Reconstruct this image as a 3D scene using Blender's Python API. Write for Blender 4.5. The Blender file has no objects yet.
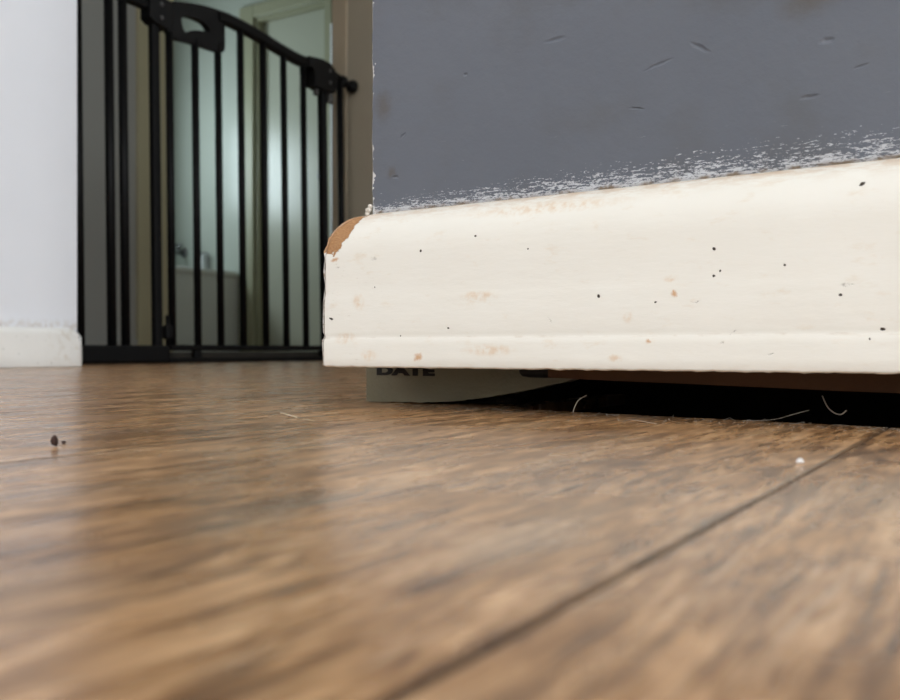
import bpy, bmesh, math, random
from mathutils import Vector, Matrix, noise

random.seed(7)
scene = bpy.context.scene
COL = scene.collection

# ------------------------------------------------------------------ camera
cam_data = bpy.data.cameras.new('camera')
cam_data.sensor_width = 36.0
cam_data.lens = 37.2
cam_data.clip_start = 0.005
cam_data.clip_end = 60
cam = bpy.data.objects.new('camera', cam_data)
COL.objects.link(cam)
cam.location = (0.283, -0.3405, 0.0275)
cam.rotation_euler = (math.radians(90), 0, math.radians(31.95))
cam_data.dof.use_dof = True
cam_data.dof.focus_distance = 0.40
cam_data.dof.aperture_fstop = 20.0
scene.camera = cam

# ------------------------------------------------------------------ world, light, exposure
world = bpy.data.worlds.new('sky')
scene.world = world
world.use_nodes = True
wbg = world.node_tree.nodes['Background']
wbg.inputs['Color'].default_value = (0.75, 0.86, 1.0, 1)
wbg.inputs['Strength'].default_value = 0.6


def window_light(name, loc, rot, sx, sy, power, color):
    l = bpy.data.lights.new(name, 'AREA')
    l.shape = 'RECTANGLE'
    l.size, l.size_y, l.energy, l.color = sx, sy, power, color
    o = bpy.data.objects.new(name, l)
    COL.objects.link(o)
    o.location, o.rotation_euler = loc, rot
    return o


H90 = math.pi / 2
# daylight through the living-room window (behind the camera) and the side window
window_light('daylight_back_window', (0.6, -2.72, 1.35), (H90, 0, 0), 2.1, 1.3, 4, (1.0, 0.975, 0.94))
window_light('daylight_side_window', (2.62, -1.98, 1.35), (0, H90, 0), 1.3, 1.3, 108, (0.95, 0.985, 1.0))
# added fill light, lifting the left wall, hall partition and taupe jamb
window_light('hall_fill_light', (2.62, 1.25, 1.4), (0, H90, 0), 1.2, 1.2, 24, (0.93, 0.97, 1.0))
# daylight through the bathroom window over the bath
window_light('daylight_bath_window', (-4.28, 2.86, 1.27), (0, -H90, 0), 0.55, 0.5, 15, (0.78, 0.93, 1.0))

vs = scene.view_settings
vs.view_transform = 'Standard'
vs.look = 'None'
vs.exposure = 0.0
vs.gamma = 1.0
vs.use_curve_mapping = False


# ------------------------------------------------------------------ node helpers
class NT:
    def __init__(self, name):
        self.m = bpy.data.materials.new(name)
        self.m.use_nodes = True
        self.t = self.m.node_tree
        self.n = self.t.nodes
        self.b = self.n['Principled BSDF']
        self._co = None

    def new(self, typ, **kw):
        nd = self.n.new(typ)
        for k, v in kw.items():
            setattr(nd, k, v)
        return nd

    def link(self, a, b):
        self.t.links.new(a, b)

    def put(self, sock, v):
        if hasattr(v, 'is_linked') or hasattr(v, 'links'):
            self.link(v, sock)
        else:
            sock.default_value = v

    def co(self):
        if self._co is None:
            self._co = self.new('ShaderNodeTexCoord').outputs['Object']
        return self._co

    def math(self, op, a, b=0.0, clamp=False):
        nd = self.new('ShaderNodeMath', operation=op, use_clamp=clamp)
        self.put(nd.inputs[0], a)
        self.put(nd.inputs[1], b)
        return nd.outputs[0]

    def vmath(self, op, a, b):
        nd = self.new('ShaderNodeVectorMath', operation=op)
        self.put(nd.inputs[0], a)
        self.put(nd.inputs[1], b)
        return nd.outputs['Value' if op in ('LENGTH', 'DOT_PRODUCT', 'DISTANCE') else 'Vector']

    def sep(self, v):
        nd = self.new('ShaderNodeSeparateXYZ')
        self.put(nd.inputs[0], v)
        return nd.outputs

    def scale(self, v, s):
        return self.vmath('MULTIPLY', v, s)

    def noise(self, vec, scale=1.0, detail=3.0, rough=0.55, dist=0.0, color=False):
        nd = self.new('ShaderNodeTexNoise')
        self.put(nd.inputs['Vector'], vec)
        nd.inputs['Scale'].default_value = scale
        nd.inputs['Detail'].default_value = detail
        nd.inputs['Roughness'].default_value = rough
        nd.inputs['Distortion'].default_value = dist
        return nd.outputs['Color' if color else 'Fac']

    def remap(self, v, a, b, c=0.0, d=1.0, smooth=True):
        nd = self.new('ShaderNodeMapRange', interpolation_type='SMOOTHSTEP' if smooth else 'LINEAR')
        self.put(nd.inputs['Value'], v)
        for i, x in enumerate((a, b, c, d)):
            self.put(nd.inputs[1 + i], x)
        return nd.outputs['Result']

    def mix(self, fac, a, b):
        nd = self.new('ShaderNodeMix', data_type='RGBA')
        self.put(nd.inputs['Factor'], fac)
        self.put(nd.inputs['A'] if False else nd.inputs[6], a)
        self.put(nd.inputs[7], b)
        return nd.outputs[2]

    def ramp(self, fac, stops):
        nd = self.new('ShaderNodeValToRGB')
        self.put(nd.inputs[0], fac)
        e = nd.color_ramp.elements
        while len(e) < len(stops):
            e.new(0.5)
        for i, (p, c) in enumerate(stops):
            e[i].position = p
            e[i].color = (*c, 1)
        return nd.outputs[0]

    def bump(self, h, strength=1.0, dist=0.001, prev=None):
        nd = self.new('ShaderNodeBump')
        nd.inputs['Strength'].default_value = strength
        nd.inputs['Distance'].default_value = dist
        self.put(nd.inputs['Height'], h)
        if prev is not None:
            self.link(prev, nd.inputs['Normal'])
        return nd.outputs[0]

    def spots(self, vec, lst, soft=0.5):
        """max of soft ellipses in the x-z plane; lst of (x, z, rx, rz, tilt)"""
        out = None
        for x, z, rx, rz, ang in lst:
            mp = self.new('ShaderNodeMapping', vector_type='TEXTURE')
            self.put(mp.inputs['Vector'], vec)
            mp.inputs['Location'].default_value = (x, 0, z)
            mp.inputs['Rotation'].default_value = (0, -ang, 0)
            mp.inputs['Scale'].default_value = (rx, 1000, rz)
            ln = self.vmath('LENGTH', mp.outputs[0], (0, 0, 0))
            m = self.remap(ln, 1.0, 1.0 - soft)
            out = m if out is None else self.math('MAXIMUM', out, m)
        return out

    def out(self, color=None, rough=None, spec=None, normal=None, **kw):
        if color is not None:
            self.put(self.b.inputs['Base Color'], color if hasattr(color, 'links') else (*color, 1))
        if rough is not None:
            self.put(self.b.inputs['Roughness'], rough)
        if spec is not None:
            self.put(self.b.inputs['Specular IOR Level'], spec)
        if normal is not None:
            self.link(normal, self.b.inputs['Normal'])
        for k, v in kw.items():
            self.put(self.b.inputs[k], v)
        return self.m


def c4(r, g, b):
    return (r, g, b, 1.0)


def plain(name, col, rough=0.5, var=0.06, nscale=12.0, bump=0.0, metallic=0.0, spec=0.5):
    t = NT(name)
    nz = t.noise(t.co(), nscale, 4)
    a = tuple(max(0, c * (1 - var)) for c in col)
    b = tuple(min(1, c * (1 + var)) for c in col)
    colr = t.mix(nz, c4(*a), c4(*b))
    n = t.bump(t.noise(t.co(), nscale * 12, 3), 0.5, bump) if bump else None
    return t.out(colr, rough, spec, n, Metallic=metallic)


# ------------------------------------------------------------------ materials
def mat_floor():
    t = NT('wood_vinyl')
    info = t.new('ShaderNodeObjectInfo')
    off = t.math('MULTIPLY', info.outputs['Random'], 37.0)
    comb = t.new('ShaderNodeCombineXYZ')
    for i in range(3):
        t.put(comb.inputs[i], off)
    co = t.vmath('ADD', t.co(), comb.outputs[0])
    warp = t.noise(t.scale(co, (30, 9, 30)), 1, 2, color=True)
    cw = t.vmath('ADD', co, t.scale(t.vmath('SUBTRACT', warp, (0.5, 0.5, 0.5)), (0.010, 0.02, 0)))
    streak = t.noise(t.scale(cw, (170, 24, 1)), 1, 3, 0.6)
    short = t.noise(t.scale(cw, (430, 75, 1)), 1, 3, 0.65)
    broad = t.noise(t.scale(co, (40, 9, 1)), 1, 2, 0.5)
    fine = t.noise(t.scale(co, (1300, 110, 1)), 1, 3, 0.65)
    v = t.math('ADD', t.math('MULTIPLY', streak, 0.34), t.math('MULTIPLY', short, 0.34))
    v = t.math('ADD', v, t.math('MULTIPLY', broad, 0.16))
    v = t.math('ADD', v, t.math('MULTIPLY', fine, 0.16))
    col = t.ramp(v, [(0.38, (0.085, 0.040, 0.017)), (0.44, (0.215, 0.107, 0.045)),
                     (0.50, (0.370, 0.200, 0.088)), (0.55, (0.530, 0.305, 0.148)), (0.62, (0.740, 0.465, 0.250))])
    # grey limewash patches in the print
    gp = t.remap(t.noise(t.scale(co, (40, 14, 1)), 1, 3), 0.50, 0.72, 0, 0.45)
    col = t.mix(gp, col, c4(0.30, 0.215, 0.14))
    # dark pores
    pore = t.remap(t.noise(t.scale(co, (520, 30, 1)), 1, 2), 0.63, 0.71, 0, 0.65)
    col = t.mix(pore, col, c4(0.075, 0.045, 0.03))
    # long thin grain lines
    gl = t.remap(t.noise(t.scale(cw, (620, 13, 1)), 1, 3, 0.6), 0.56, 0.66, 0, 0.42)
    col = t.mix(gl, col, c4(0.085, 0.045, 0.024))
    gl2 = t.remap(t.noise(t.scale(cw, (480, 16, 5)), 1.13, 3, 0.6), 0.40, 0.30, 0, 0.5)
    col = t.mix(gl2, col, c4(0.66, 0.45, 0.28))
    # dark painted micro-bevel along the long edges
    lx = t.math('ABSOLUTE', t.sep(t.co())[0])
    col = t.mix(t.remap(lx, 0.170 / 2 - 0.0016, 0.170 / 2 - 0.0006, 0, 0.75), col, c4(0.060, 0.036, 0.021))
    rough = t.remap(t.noise(t.scale(co, (60, 20, 1)), 1, 3), 0.3, 0.7, 0.22, 0.32)
    h = t.math('ADD', t.math('MULTIPLY', fine, 0.35), t.math('MULTIPLY', t.noise(t.scale(co, (420, 45, 1)), 1, 3), 0.65))
    n = t.bump(h, 0.35, 0.00030)
    return t.out(col, rough, 0.60, n)


BLACK_SPOTS = [(0.1845, 0.0646, .0008, .0007, 0), (0.1845, 0.0547, .0007, .0006, 0), (0.1867, 0.0564, .0005, .0005, 0),
               (0.2096, 0.0575, .0006, .0006, 0), (0.228, 0.0464, .0007, .0006, 0), (0.1392, 0.0487, .0007, .0009, 0.4),
               (0.1624, 0.0457, .0006, .0004, 0.2), (0.2412, 0.0345, .0011, .0006, 0.1), (0.2344, 0.0841, .0012, .0007, 0.5),
               (0.2372, 0.0312, .0004, .0004, 0), (0.0551, 0.0712, .0008, .0006, 0.2), (0.0827, 0.076, .0007, .0005, 0),
               (0.0696, 0.037, .0007, .0005, 0), (0.0443, 0.0338, .0005, .0005, 0), (0.0048, 0.0421, .0016, .0006, -0.3),
               (0.0300, 0.0560, .0004, .0004, 0), (0.1080, 0.0690, .0004, .0004, 0)]
GREY_SPOTS = [(0.1917, 0.0337, .0024, .0006, 0.3), (0.2299, 0.0497, .0030, .0007, -0.05), (0.0293, 0.069, .0024, .0012, 0),
              (0.1778, 0.0453, .0026, .0004, 0), (0.1878, 0.0304, .0012, .0007, 0.5), (0.0085, 0.0660, .0020, .0006, 0.1),
              (0.2050, 0.0262, .0016, .0005, 0.2), (0.1180, 0.0395, .0020, .0003, -0.9)]
BROWN_SPOTS = [(0.1698, 0.0486, .0015, .0017, 0), (0.1596, 0.0309, .0017, .0013, 0), (0.054, 0.0244, .0032, .0022, 0.5),
               (0.0066, 0.0700, .0034, .0012, 0.2)]
FAINT_SPOTS = [(0.1679, 0.0546, .0040, .0020, 0), (0.1512, 0.0399, .0030, .0026, 0), (0.1463, 0.0244, .0040, .0020, 0),
               (0.0208, 0.0496, .0040, .0055, 0.5), (0.09, 0.0275, .0160, .0035, 0.0), (0.0271, 0.0252, .0060, .0040, 0),
               (0.0851, 0.0504, .0120, .0030, 0), (0.0130, 0.0330, .0090, .0035, 0.1), (0.1150, 0.0860, .0500, .0035, 0.0)]


def mat_skirting(front=True, ret=False):
    t = NT('chipped_white_gloss')
    co = t.co()
    base = t.mix(t.noise(t.scale(co, (25, 25, 60)), 1, 4), c4(0.745, 0.725, 0.665), c4(0.80, 0.79, 0.745))
    # ingrained yellowing
    yel = t.remap(t.noise(t.scale(co, (70, 70, 180)), 1, 5, 0.65), 0.56, 0.80, 0, 0.35)
    base = t.mix(yel, base, c4(0.62, 0.46, 0.28))
    mn = t.bump(t.noise(t.scale(co, (60, 60, 240)), 1, 4, 0.6), 0.35, 0.0004)
    rough = 0.42
    if front:
        x, y, z = t.sep(co)
        wv = t.noise(co, 420, 4, 0.65, color=True)
        cd = t.vmath('ADD', co, t.scale(t.vmath('SUBTRACT', wv, (.5, .5, .5)), (0.0035, 0, 0.0030)))
        faint = t.math('MULTIPLY', t.spots(cd, FAINT_SPOTS, 0.9), t.remap(t.noise(co, 300, 4), 0.35, 0.65, 0.05, 0.55))
        base = t.mix(faint, base, c4(0.62, 0.41, 0.22))
        brown = t.math('MULTIPLY', t.spots(cd, BROWN_SPOTS, 0.85), 0.8)
        base = t.mix(brown, base, c4(0.52, 0.27, 0.10))
        grey = t.math('MULTIPLY', t.spots(cd, GREY_SPOTS, 0.8), t.remap(t.noise(co, 700, 3), 0.40, 0.60, 0.1, 0.8))
        base = t.mix(grey, base, c4(0.36, 0.34, 0.31))
        wv2 = t.noise(co, 900, 3, 0.6, color=True)
        cb = t.vmath('ADD', co, t.scale(t.vmath('SUBTRACT', wv2, (.5, .5, .5)), (0.0010, 0, 0.0009)))
        blk = t.spots(cb, BLACK_SPOTS, 0.4)
        base = t.mix(blk, base, c4(0.045, 0.035, 0.028))
        # worn-through groove line near the bottom of the moulding
        gl = t.math('MULTIPLY', t.remap(t.math('ABSOLUTE', t.math('SUBTRACT', z, 0.0331)), 0.0009, 0.0),
                    t.remap(t.noise(t.scale(co, (90, 1, 300)), 1, 4), 0.50, 0.66, 0, 0.30))
        base = t.mix(gl, base, c4(0.46, 0.36, 0.25))
        # grime along the rounded top, next to the wall
        gt = t.math('MULTIPLY', t.remap(y, 0.0025, 0.0125), t.remap(t.noise(t.scale(co, (110, 160, 500)), 1, 5, 0.7), 0.40, 0.60, 0.12, 0.75))
        base = t.mix(gt, base, c4(0.52, 0.33, 0.18))
        # bare fibreboard where the top corner is knocked off
        sl = t.math('DIVIDE', t.math('SUBTRACT', x, t.math('MULTIPLY', y, 1.27)), t.math('SUBTRACT', 1.0, t.math('MULTIPLY', y, 42.0)))
        edge = t.math('ADD', sl, t.math('MULTIPLY', t.math('MAXIMUM', t.math('SUBTRACT', 0.0805, z), 0.0), 0.75))
        edge = t.math('ADD', edge, t.math('MULTIPLY', t.math('SUBTRACT', t.noise(t.scale(co, (260, 260, 460)), 1, 5, 0.7), 0.5), 0.0075))
        edge = t.math('ADD', edge, t.math('MULTIPLY', t.remap(y, 0.0105, 0.0122), 0.02))
        chip = t.math('MULTIPLY', t.remap(edge, 0.0128, 0.0122, smooth=False), t.remap(
            t.math('ADD', z, t.math('MULTIPLY', t.noise(co, 500, 3), 0.006)), 0.0752, 0.0758, smooth=False))
        seam = t.math('MULTIPLY', t.remap(sl, 0.00075, 0.00025), t.remap(t.noise(t.scale(co, (300, 300, 250)), 1, 4), 0.38, 0.55, 0.15, 0.8))
        base = t.mix(seam, base, c4(0.16, 0.10, 0.06))
        scuff = t.math('MULTIPLY', t.remap(t.noise(t.scale(co, (220, 1, 1100)), 1, 4, 0.65), 0.62, 0.70, 0, 0.5), t.remap(x, 0.05, 0.01))
        base = t.mix(scuff, base, c4(0.48, 0.42, 0.35))
        core = t.mix(t.noise(t.scale(co, (900, 900, 1500)), 1, 5, 0.7), c4(0.20, 0.08, 0.028), c4(0.62, 0.36, 0.175))
        base = t.mix(chip, base, core)
        hh = t.math('SUBTRACT', t.math('MULTIPLY', t.noise(t.scale(co, (700, 700, 1400)), 1, 4), t.math('ADD', t.math('MULTIPLY', chip, 0.9), 0.03)), chip)
        mn = t.bump(hh, 0.9, 0.0006, mn)
        mn = t.bump(t.math('SUBTRACT', 0.0, t.math('MAXIMUM', blk, grey)), 0.7, 0.0004, mn)
        rough = t.remap(chip, 0, 1, 0.42, 0.9)
    else:
        y_, z_ = t.sep(co)[1], t.sep(co)[2]
        base = t.mix(t.noise(co, 30, 3), c4(0.78, 0.775, 0.75), c4(0.83, 0.825, 0.80))
        # dirt and knocks near the corner end of the board
        near = t.remap(y_, 0.57, 0.66)
        ch = t.math('MULTIPLY', near, t.remap(t.noise(t.scale(co, (90, 90, 90)), 1, 4, 0.6), 0.52, 0.68, 0, 0.6))
        base = t.mix(ch, base, c4(0.50, 0.40, 0.28))
        sp = t.remap(t.noise(t.scale(co, (150, 150, 220)), 1, 2), 0.68, 0.76, 0, 0.6)
        base = t.mix(sp, base, c4(0.24, 0.23, 0.21))
        if ret:
            rb = t.remap(t.math('ADD', z_, t.math('MULTIPLY', t.noise(co, 400, 4), 0.006)), 0.0765, 0.0772)
            base = t.mix(rb, base, t.mix(t.noise(co, 1200, 4, 0.7), c4(0.24, 0.10, 0.035), c4(0.58, 0.34, 0.17)))
            base = t.mix(t.remap(t.noise(t.scale(co, (1, 1, 420)), 1, 4), 0.5, 0.62, 0, 0.8), base, c4(0.34, 0.22, 0.13))
    return t.out(base, rough, 0.4, mn)


def mat_grey_wall():
    t = NT('slate_grey_paint')
    co = t.co()
    x, y, z = t.sep(co)
    base = t.mix(t.noise(co, 14, 4), c4(0.100, 0.112, 0.138), c4(0.130, 0.144, 0.174))
    smudge = t.remap(t.noise(t.scale(co, (22, 22, 30)), 1, 4, 0.6), 0.48, 0.74, 0, 0.55)
    base = t.mix(smudge, base, c4(0.097, 0.101, 0.107))
    wv = t.noise(co, 260, 4, 0.6, color=True)
    cd = t.vmath('ADD', co, t.scale(t.vmath('SUBTRACT', wv, (.5, .5, .5)), (0.006, 0, 0.006)))
    dirty = t.spots(cd, [(0.025, 0.142, .007, .010, 0), (0.0300, 0.110, .004, .004, 0), (0.215, 0.155, .016, .010, 0.2)], 0.95)
    base = t.mix(t.math('MULTIPLY', dirty, 0.6), base, c4(0.085, 0.072, 0.055))
    # scraped white undercoat just above the skirting, wider towards the right
    v = t.math('SUBTRACT', t.math('SUBTRACT', z, 0.0922), t.math('MULTIPLY', x, 0.0085))
    w = t.math('ADD', t.math('MULTIPLY', x, 0.028), 0.0042)
    q = t.math('DIVIDE', v, w)
    streak = t.noise(t.scale(co, (190, 190, 1300)), 1, 5, 0.72)
    flake = t.noise(t.scale(co, (650, 650, 1500)), 1, 4, 0.7)
    s = t.math('ADD', t.math('MULTIPLY', streak, 0.55), t.math('MULTIPLY', flake, 0.45))
    thr = t.math('ADD', t.remap(q, 0.0, 1.8, 0.45, 0.67, smooth=False), t.math('MULTIPLY', x, 0.10))
    scr = t.remap(t.math('SUBTRACT', s, thr), -0.012, 0.02)
    scr = t.math('MULTIPLY', scr, t.remap(q, 2.4, 1.1))
    base = t.mix(t.math('MULTIPLY', scr, 0.9), base, c4(0.58, 0.60, 0.64))
    # stray hairline scratches
    hs = t.math('MULTIPLY', t.remap(t.noise(t.scale(co, (110, 1, 1500)), 1, 3, 0.6), 0.70, 0.74), t.remap(v, 0.035, 0.005, 0, 0.7))
    base = t.mix(hs, base, c4(0.42, 0.44, 0.48))
    # dirt in the joint
    jt = t.remap(t.math('ADD', v, t.math('MULTIPLY', t.noise(co, 500, 3), 0.0022)), 0.0026, 0.0010)
    base = t.mix(t.math('MULTIPLY', jt, t.remap(t.noise(t.scale(co, (120, 1, 120)), 1, 3), 0.4, 0.6, 0.2, 0.95)), base, c4(0.16, 0.115, 0.07))
    # knocked edge showing white plaster
    ed = t.math('SUBTRACT', x, 0.0177)
    ew = t.math('MULTIPLY', t.remap(t.noise(t.scale(co, (60, 60, 70)), 1, 4, 0.7), 0.44, 0.62), 0.0030)
    chip = t.remap(t.math('SUBTRACT', ew, ed), 0.0, 0.0002)
    lowchip = t.remap(t.math('ADD', t.math('MULTIPLY', ed, 1.6), v), 0.0085, 0.0035)
    lowchip = t.math('MULTIPLY', lowchip, t.remap(t.noise(co, 600, 4, 0.7), 0.38, 0.55))
    chip = t.math('MAXIMUM', chip, lowchip)
    base = t.mix(chip, base, c4(0.60, 0.60, 0.60))
    cs = t.vmath('ADD', co, t.scale(t.vmath('SUBTRACT', wv, (.5, .5, .5)), (0.0020, 0, 0.0016)))
    dents = t.spots(cs, [(0.1752, 0.1440, .0058, .0013, -0.55), (0.1138, 0.1577, .0062, .0014, 0.05),
                         (0.2154, 0.1191, .0042, .0012, 0.05), (0.2212, 0.1387, .0032, .0016, 0.1),
                         (0.1590, 0.1400, .0075, .0009, 0.25), (0.2325, 0.1275, .0032, .0008, 0.2),
                         (0.0360, 0.1270, .0030, .0009, 0.5), (0.0320, 0.1080, .0022, .0010, 0),
                         (0.1500, 0.1240, .0040, .0008, -0.2), (0.0700, 0.1500, .0012, .0010, 0)], 0.95)
    fine = t.noise(co, 900, 3, 0.6)
    orange = t.noise(co, 240, 3, 0.5)
    n = t.bump(t.math('ADD', t.math('MULTIPLY', fine, 0.3), t.math('MULTIPLY', orange, 0.7)), 0.35, 0.0006)
    n = t.bump(t.math('SUBTRACT', 0.0, dents), 0.65, 0.0008, n)
    n = t.bump(t.math('SUBTRACT', 0.0, t.math('MAXIMUM', scr, chip)), 0.5, 0.0003, n)
    return t.out(base, 0.46, 0.4, n)


def mat_left_wall():
    t = NT('cool_white_paint')
    co = t.co()
    z = t.sep(co)[2]
    base = t.mix(t.noise(co, 9, 3), c4(0.74, 0.765, 0.82), c4(0.79, 0.81, 0.86))
    g = t.math('MULTIPLY', t.remap(z, 0.082, 0.064), t.remap(t.noise(co, 110, 4), 0.40, 0.62, 0.1, 0.6))
    base = t.mix(g, base, c4(0.50, 0.43, 0.36))
    sp = t.remap(t.noise(co, 70, 2), 0.74, 0.80, 0, 0.35)
    base = t.mix(sp, base, c4(0.45, 0.45, 0.47))
    return t.out(base, 0.55, 0.3, t.bump(t.noise(co, 160, 3), 0.3, 0.0006))


M = dict(
    floor=mat_floor(), skirt=mat_skirting(True), skirt2=mat_skirting(False), skirt3=mat_skirting(False, True), grey=mat_grey_wall(), lwall=mat_left_wall(),
    sub=plain('subfloor_dark', (0.035, 0.028, 0.022), 0.95),
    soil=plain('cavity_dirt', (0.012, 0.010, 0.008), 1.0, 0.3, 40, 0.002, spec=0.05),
    white=plain('room_white_paint', (0.74, 0.73, 0.70), 0.6),
    ceil=plain('ceiling_white', (0.80, 0.80, 0.78), 0.8),
    hallgrey=plain('hall_grey_paint', (0.50, 0.50, 0.48), 0.6, 0.05, 5),
    cream=plain('cream_gloss', (0.62, 0.57, 0.38), 0.4, 0.05, 6),
    jamb=plain('taupe_paint', (0.62, 0.53, 0.39), 0.55, 0.06, 8),
    jamb2=plain('taupe_paint_dull', (0.56, 0.51, 0.40), 0.6, 0.06, 8),
    bathwall=plain('pale_green_paint', (0.53, 0.57, 0.50), 0.28, 0.03, 4),
    doorp=plain('ivory_green_gloss', (0.50, 0.52, 0.42), 0.28, 0.03, 4),
    frame=plain('frame_putty_paint', (0.37, 0.37, 0.25), 0.45, 0.04, 6),
    bath=plain('bath_enamel', (0.66, 0.68, 0.66), 0.25, 0.03, 5),
    chrome=plain('brushed_metal', (0.30, 0.30, 0.30), 0.35, 0.05, 20, metallic=1.0),
    black=plain('black_powder_coat', (0.0045, 0.0045, 0.005), 0.48, 0.2, 60, 0.0002, spec=0.16),
    plastic=plain('black_plastic', (0.0050, 0.0050, 0.0055), 0.5, 0.2, 60, 0.0003, spec=0.22),
    bolt=plain('bolt_head', (0.09, 0.09, 0.09), 0.5, 0.1, 90),
    greyplastic=plain('grey_plastic', (0.10, 0.10, 0.095), 0.5),
    board=plain('plasterboard_paper', (0.22, 0.205, 0.145), 0.9, 0.22, 40, 0.0006, spec=0.2),
    ink=plain('black_ink', (0.012, 0.011, 0.010), 0.9),
    timber=plain('brown_timber', (0.13, 0.068, 0.038), 0.85, 0.3, 30, 0.001, spec=0.2),
    cable=plain('black_rubber', (0.008, 0.008, 0.008), 0.7),
    plaster=plain('plaster_crumb', (0.62, 0.58, 0.52), 0.9, 0.2, 300, 0.0004),
    dustm=plain('dust_grey', (0.30, 0.27, 0.23), 1.0, 0.2, 200),
    hair=plain('pale_fibre', (0.52, 0.46, 0.38), 0.6, 0.1, 80),
    straw=plain('straw', (0.62, 0.52, 0.36), 0.6, 0.15, 200),
    crumbm=plain('brown_crumb', (0.03, 0.012, 0.008), 0.9, 0.3, 300),
    lint=plain('white_lint', (0.75, 0.73, 0.72), 0.9, 0.1, 200),
    gap_white=plain('daylight_gap_white', (0.86, 0.88, 0.90), 0.3, 0.03),  # white that stands in for daylight beside the far door
    floor_mask_dark=plain('dark_floor_mask', (0.05, 0.045, 0.036), 0.6),  # dark colour of the added strip that hides the bright floor
    glass=None,
)
tg = NT('window_glass')
M['glass'] = tg.out((1, 1, 1), 0.02, 0.5, **{'Transmission Weight': 1.0})


# ------------------------------------------------------------------ mesh helpers
def tag(o, label=None, cat=None, group=None, kind=None):
    for k, v in (('label', label), ('category', cat), ('group', group), ('kind', kind)):
        if v:
            o[k] = v
    return o


def obj(name, bm, m, parent=None, smooth=False, loc=None):
    me = bpy.data.meshes.new(name)
    bmesh.ops.recalc_face_normals(bm, faces=bm.faces)
    bm.to_mesh(me)
    bm.free()
    if smooth:
        for p in me.polygons:
            p.use_smooth = True
    me.materials.append(M[m] if isinstance(m, str) else m)
    o = bpy.data.objects.new(name, me)
    COL.objects.link(o)
    if parent:
        o.parent = parent
    if loc:
        o.location = loc
    return o


def struct(name, bm, m, parent=None, label=None, smooth=False):
    o = obj(name, bm, m, parent, smooth)
    o['kind'] = 'structure'
    if label:
        o['label'] = label
    return o


def empty(name, loc=(0, 0, 0)):
    o = bpy.data.objects.new(name, None)
    o.empty_display_size = 0.05
    COL.objects.link(o)
    o.location = loc
    return o


def box(bm, x0, x1, y0, y1, z0, z1, bev=0.0):
    r = bmesh.ops.create_cube(bm, size=1.0)
    vs_ = r['verts']
    for v in vs_:
        v.co = Vector((x0 + (v.co.x + .5) * (x1 - x0), y0 + (v.co.y + .5) * (y1 - y0), z0 + (v.co.z + .5) * (z1 - z0)))
    if bev:
        es = list({e for v in vs_ for e in v.link_edges})
        bmesh.ops.bevel(bm, geom=es, offset=bev, segments=2, affect='EDGES', profile=0.5)
    return bm


def nb():
    return bmesh.new()


def tube(bm, pts, r, seg=10, cap=True):
    """a round tube through pts; r may be a list"""
    pts = [Vector(p) for p in pts]
    rings = []
    up = None
    for i, p in enumerate(pts):
        a = pts[max(0, i - 1)]
        b = pts[min(len(pts) - 1, i + 1)]
        d = (b - a).normalized()
        if up is None:
            up = Vector((1, 0, 0)) if abs(d.x) < 0.9 else Vector((0, 0, 1))
        u = d.cross(up).normalized()
        w = u.cross(d).normalized()
        up = w
        rr = r[i] if isinstance(r, (list, tuple)) else r
        rings.append([bm.verts.new(p + rr * (math.cos(2 * math.pi * k / seg) * u + math.sin(2 * math.pi * k / seg) * w)) for k in range(seg)])
    for a, b in zip(rings, rings[1:]):
        for k in range(seg):
            bm.faces.new((a[k], a[(k + 1) % seg], b[(k + 1) % seg], b[k]))
    if cap:
        bm.faces.new(rings[0])
        bm.faces.new(rings[-1])
    return bm


def prism(bm, pts, x0, x1, bev=0.0):
    """polygon given in (y, z), extruded from x0 to x1"""
    a = [bm.verts.new((x0, p[0], p[1])) for p in pts]
    b = [bm.verts.new((x1, p[0], p[1])) for p in pts]
    fa = bm.faces.new(a)
    fb = bm.faces.new(list(reversed(b)))
    n = len(pts)
    for i in range(n):
        bm.faces.new((a[i], a[(i + 1) % n], b[(i + 1) % n], b[i]))
    if bev:
        es = [e for e in list(fa.edges) + list(fb.edges)]
        bmesh.ops.bevel(bm, geom=es, offset=bev, segments=2, affect='EDGES', profile=0.5)
    return bm


def disc(bm, c, axis, r, h, seg=16):
    """short cylinder starting at c along an axis"""
    a = Vector(axis).normalized()
    c = Vector(c)
    e = min(h * 0.25, r * 0.25)
    return tube(bm, [c, c + a * 0.0001, c + a * e, c + a * (h - e), c + a * (h - 0.0001), c + a * h],
                [r - e, r - e, r, r, r - e, r - e], seg)


# ------------------------------------------------------------------ floor
sub = nb()
box(sub, -4.6, 2.8, -3.0, 0.0, -0.05, -0.0062)
box(sub, -4.6, 0.068, 0.0, 3.9, -0.05, -0.0062)
box(sub, 0.068, 2.8, 0.216, 3.9, -0.05, -0.0062)
floor = struct('floor', sub, 'sub', label='brown wood-look vinyl plank floor')
W, LEN, X0 = 0.170, 1.22, 0.2405
GAP = 0.00025


def plank_mesh(w, l):
    bm = nb()
    box(bm, -w / 2 + GAP, w / 2 - GAP, -l / 2 + GAP, l / 2 - GAP, -0.006, 0)
    es = [e for e in bm.edges if all(abs(v.co.z) < 1e-6 for v in e.verts)]
    bmesh.ops.bevel(bm, geom=es, offset=0.0006, segments=2, affect='EDGES', profile=0.5)
    me = bpy.data.meshes.new('plank')
    bm.to_mesh(me)
    bm.free()
    me.materials.append(M['floor'])
    return me


PM = {}


def plank(x, y0, y1):
    l = round(y1 - y0, 4)
    if l not in PM:
        PM[l] = plank_mesh(W, l)
    o = bpy.data.objects.new('plank', PM[l])
    COL.objects.link(o)
    o.parent = floor
    o.location = (x, (y0 + y1) / 2, 0)
    return o


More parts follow.
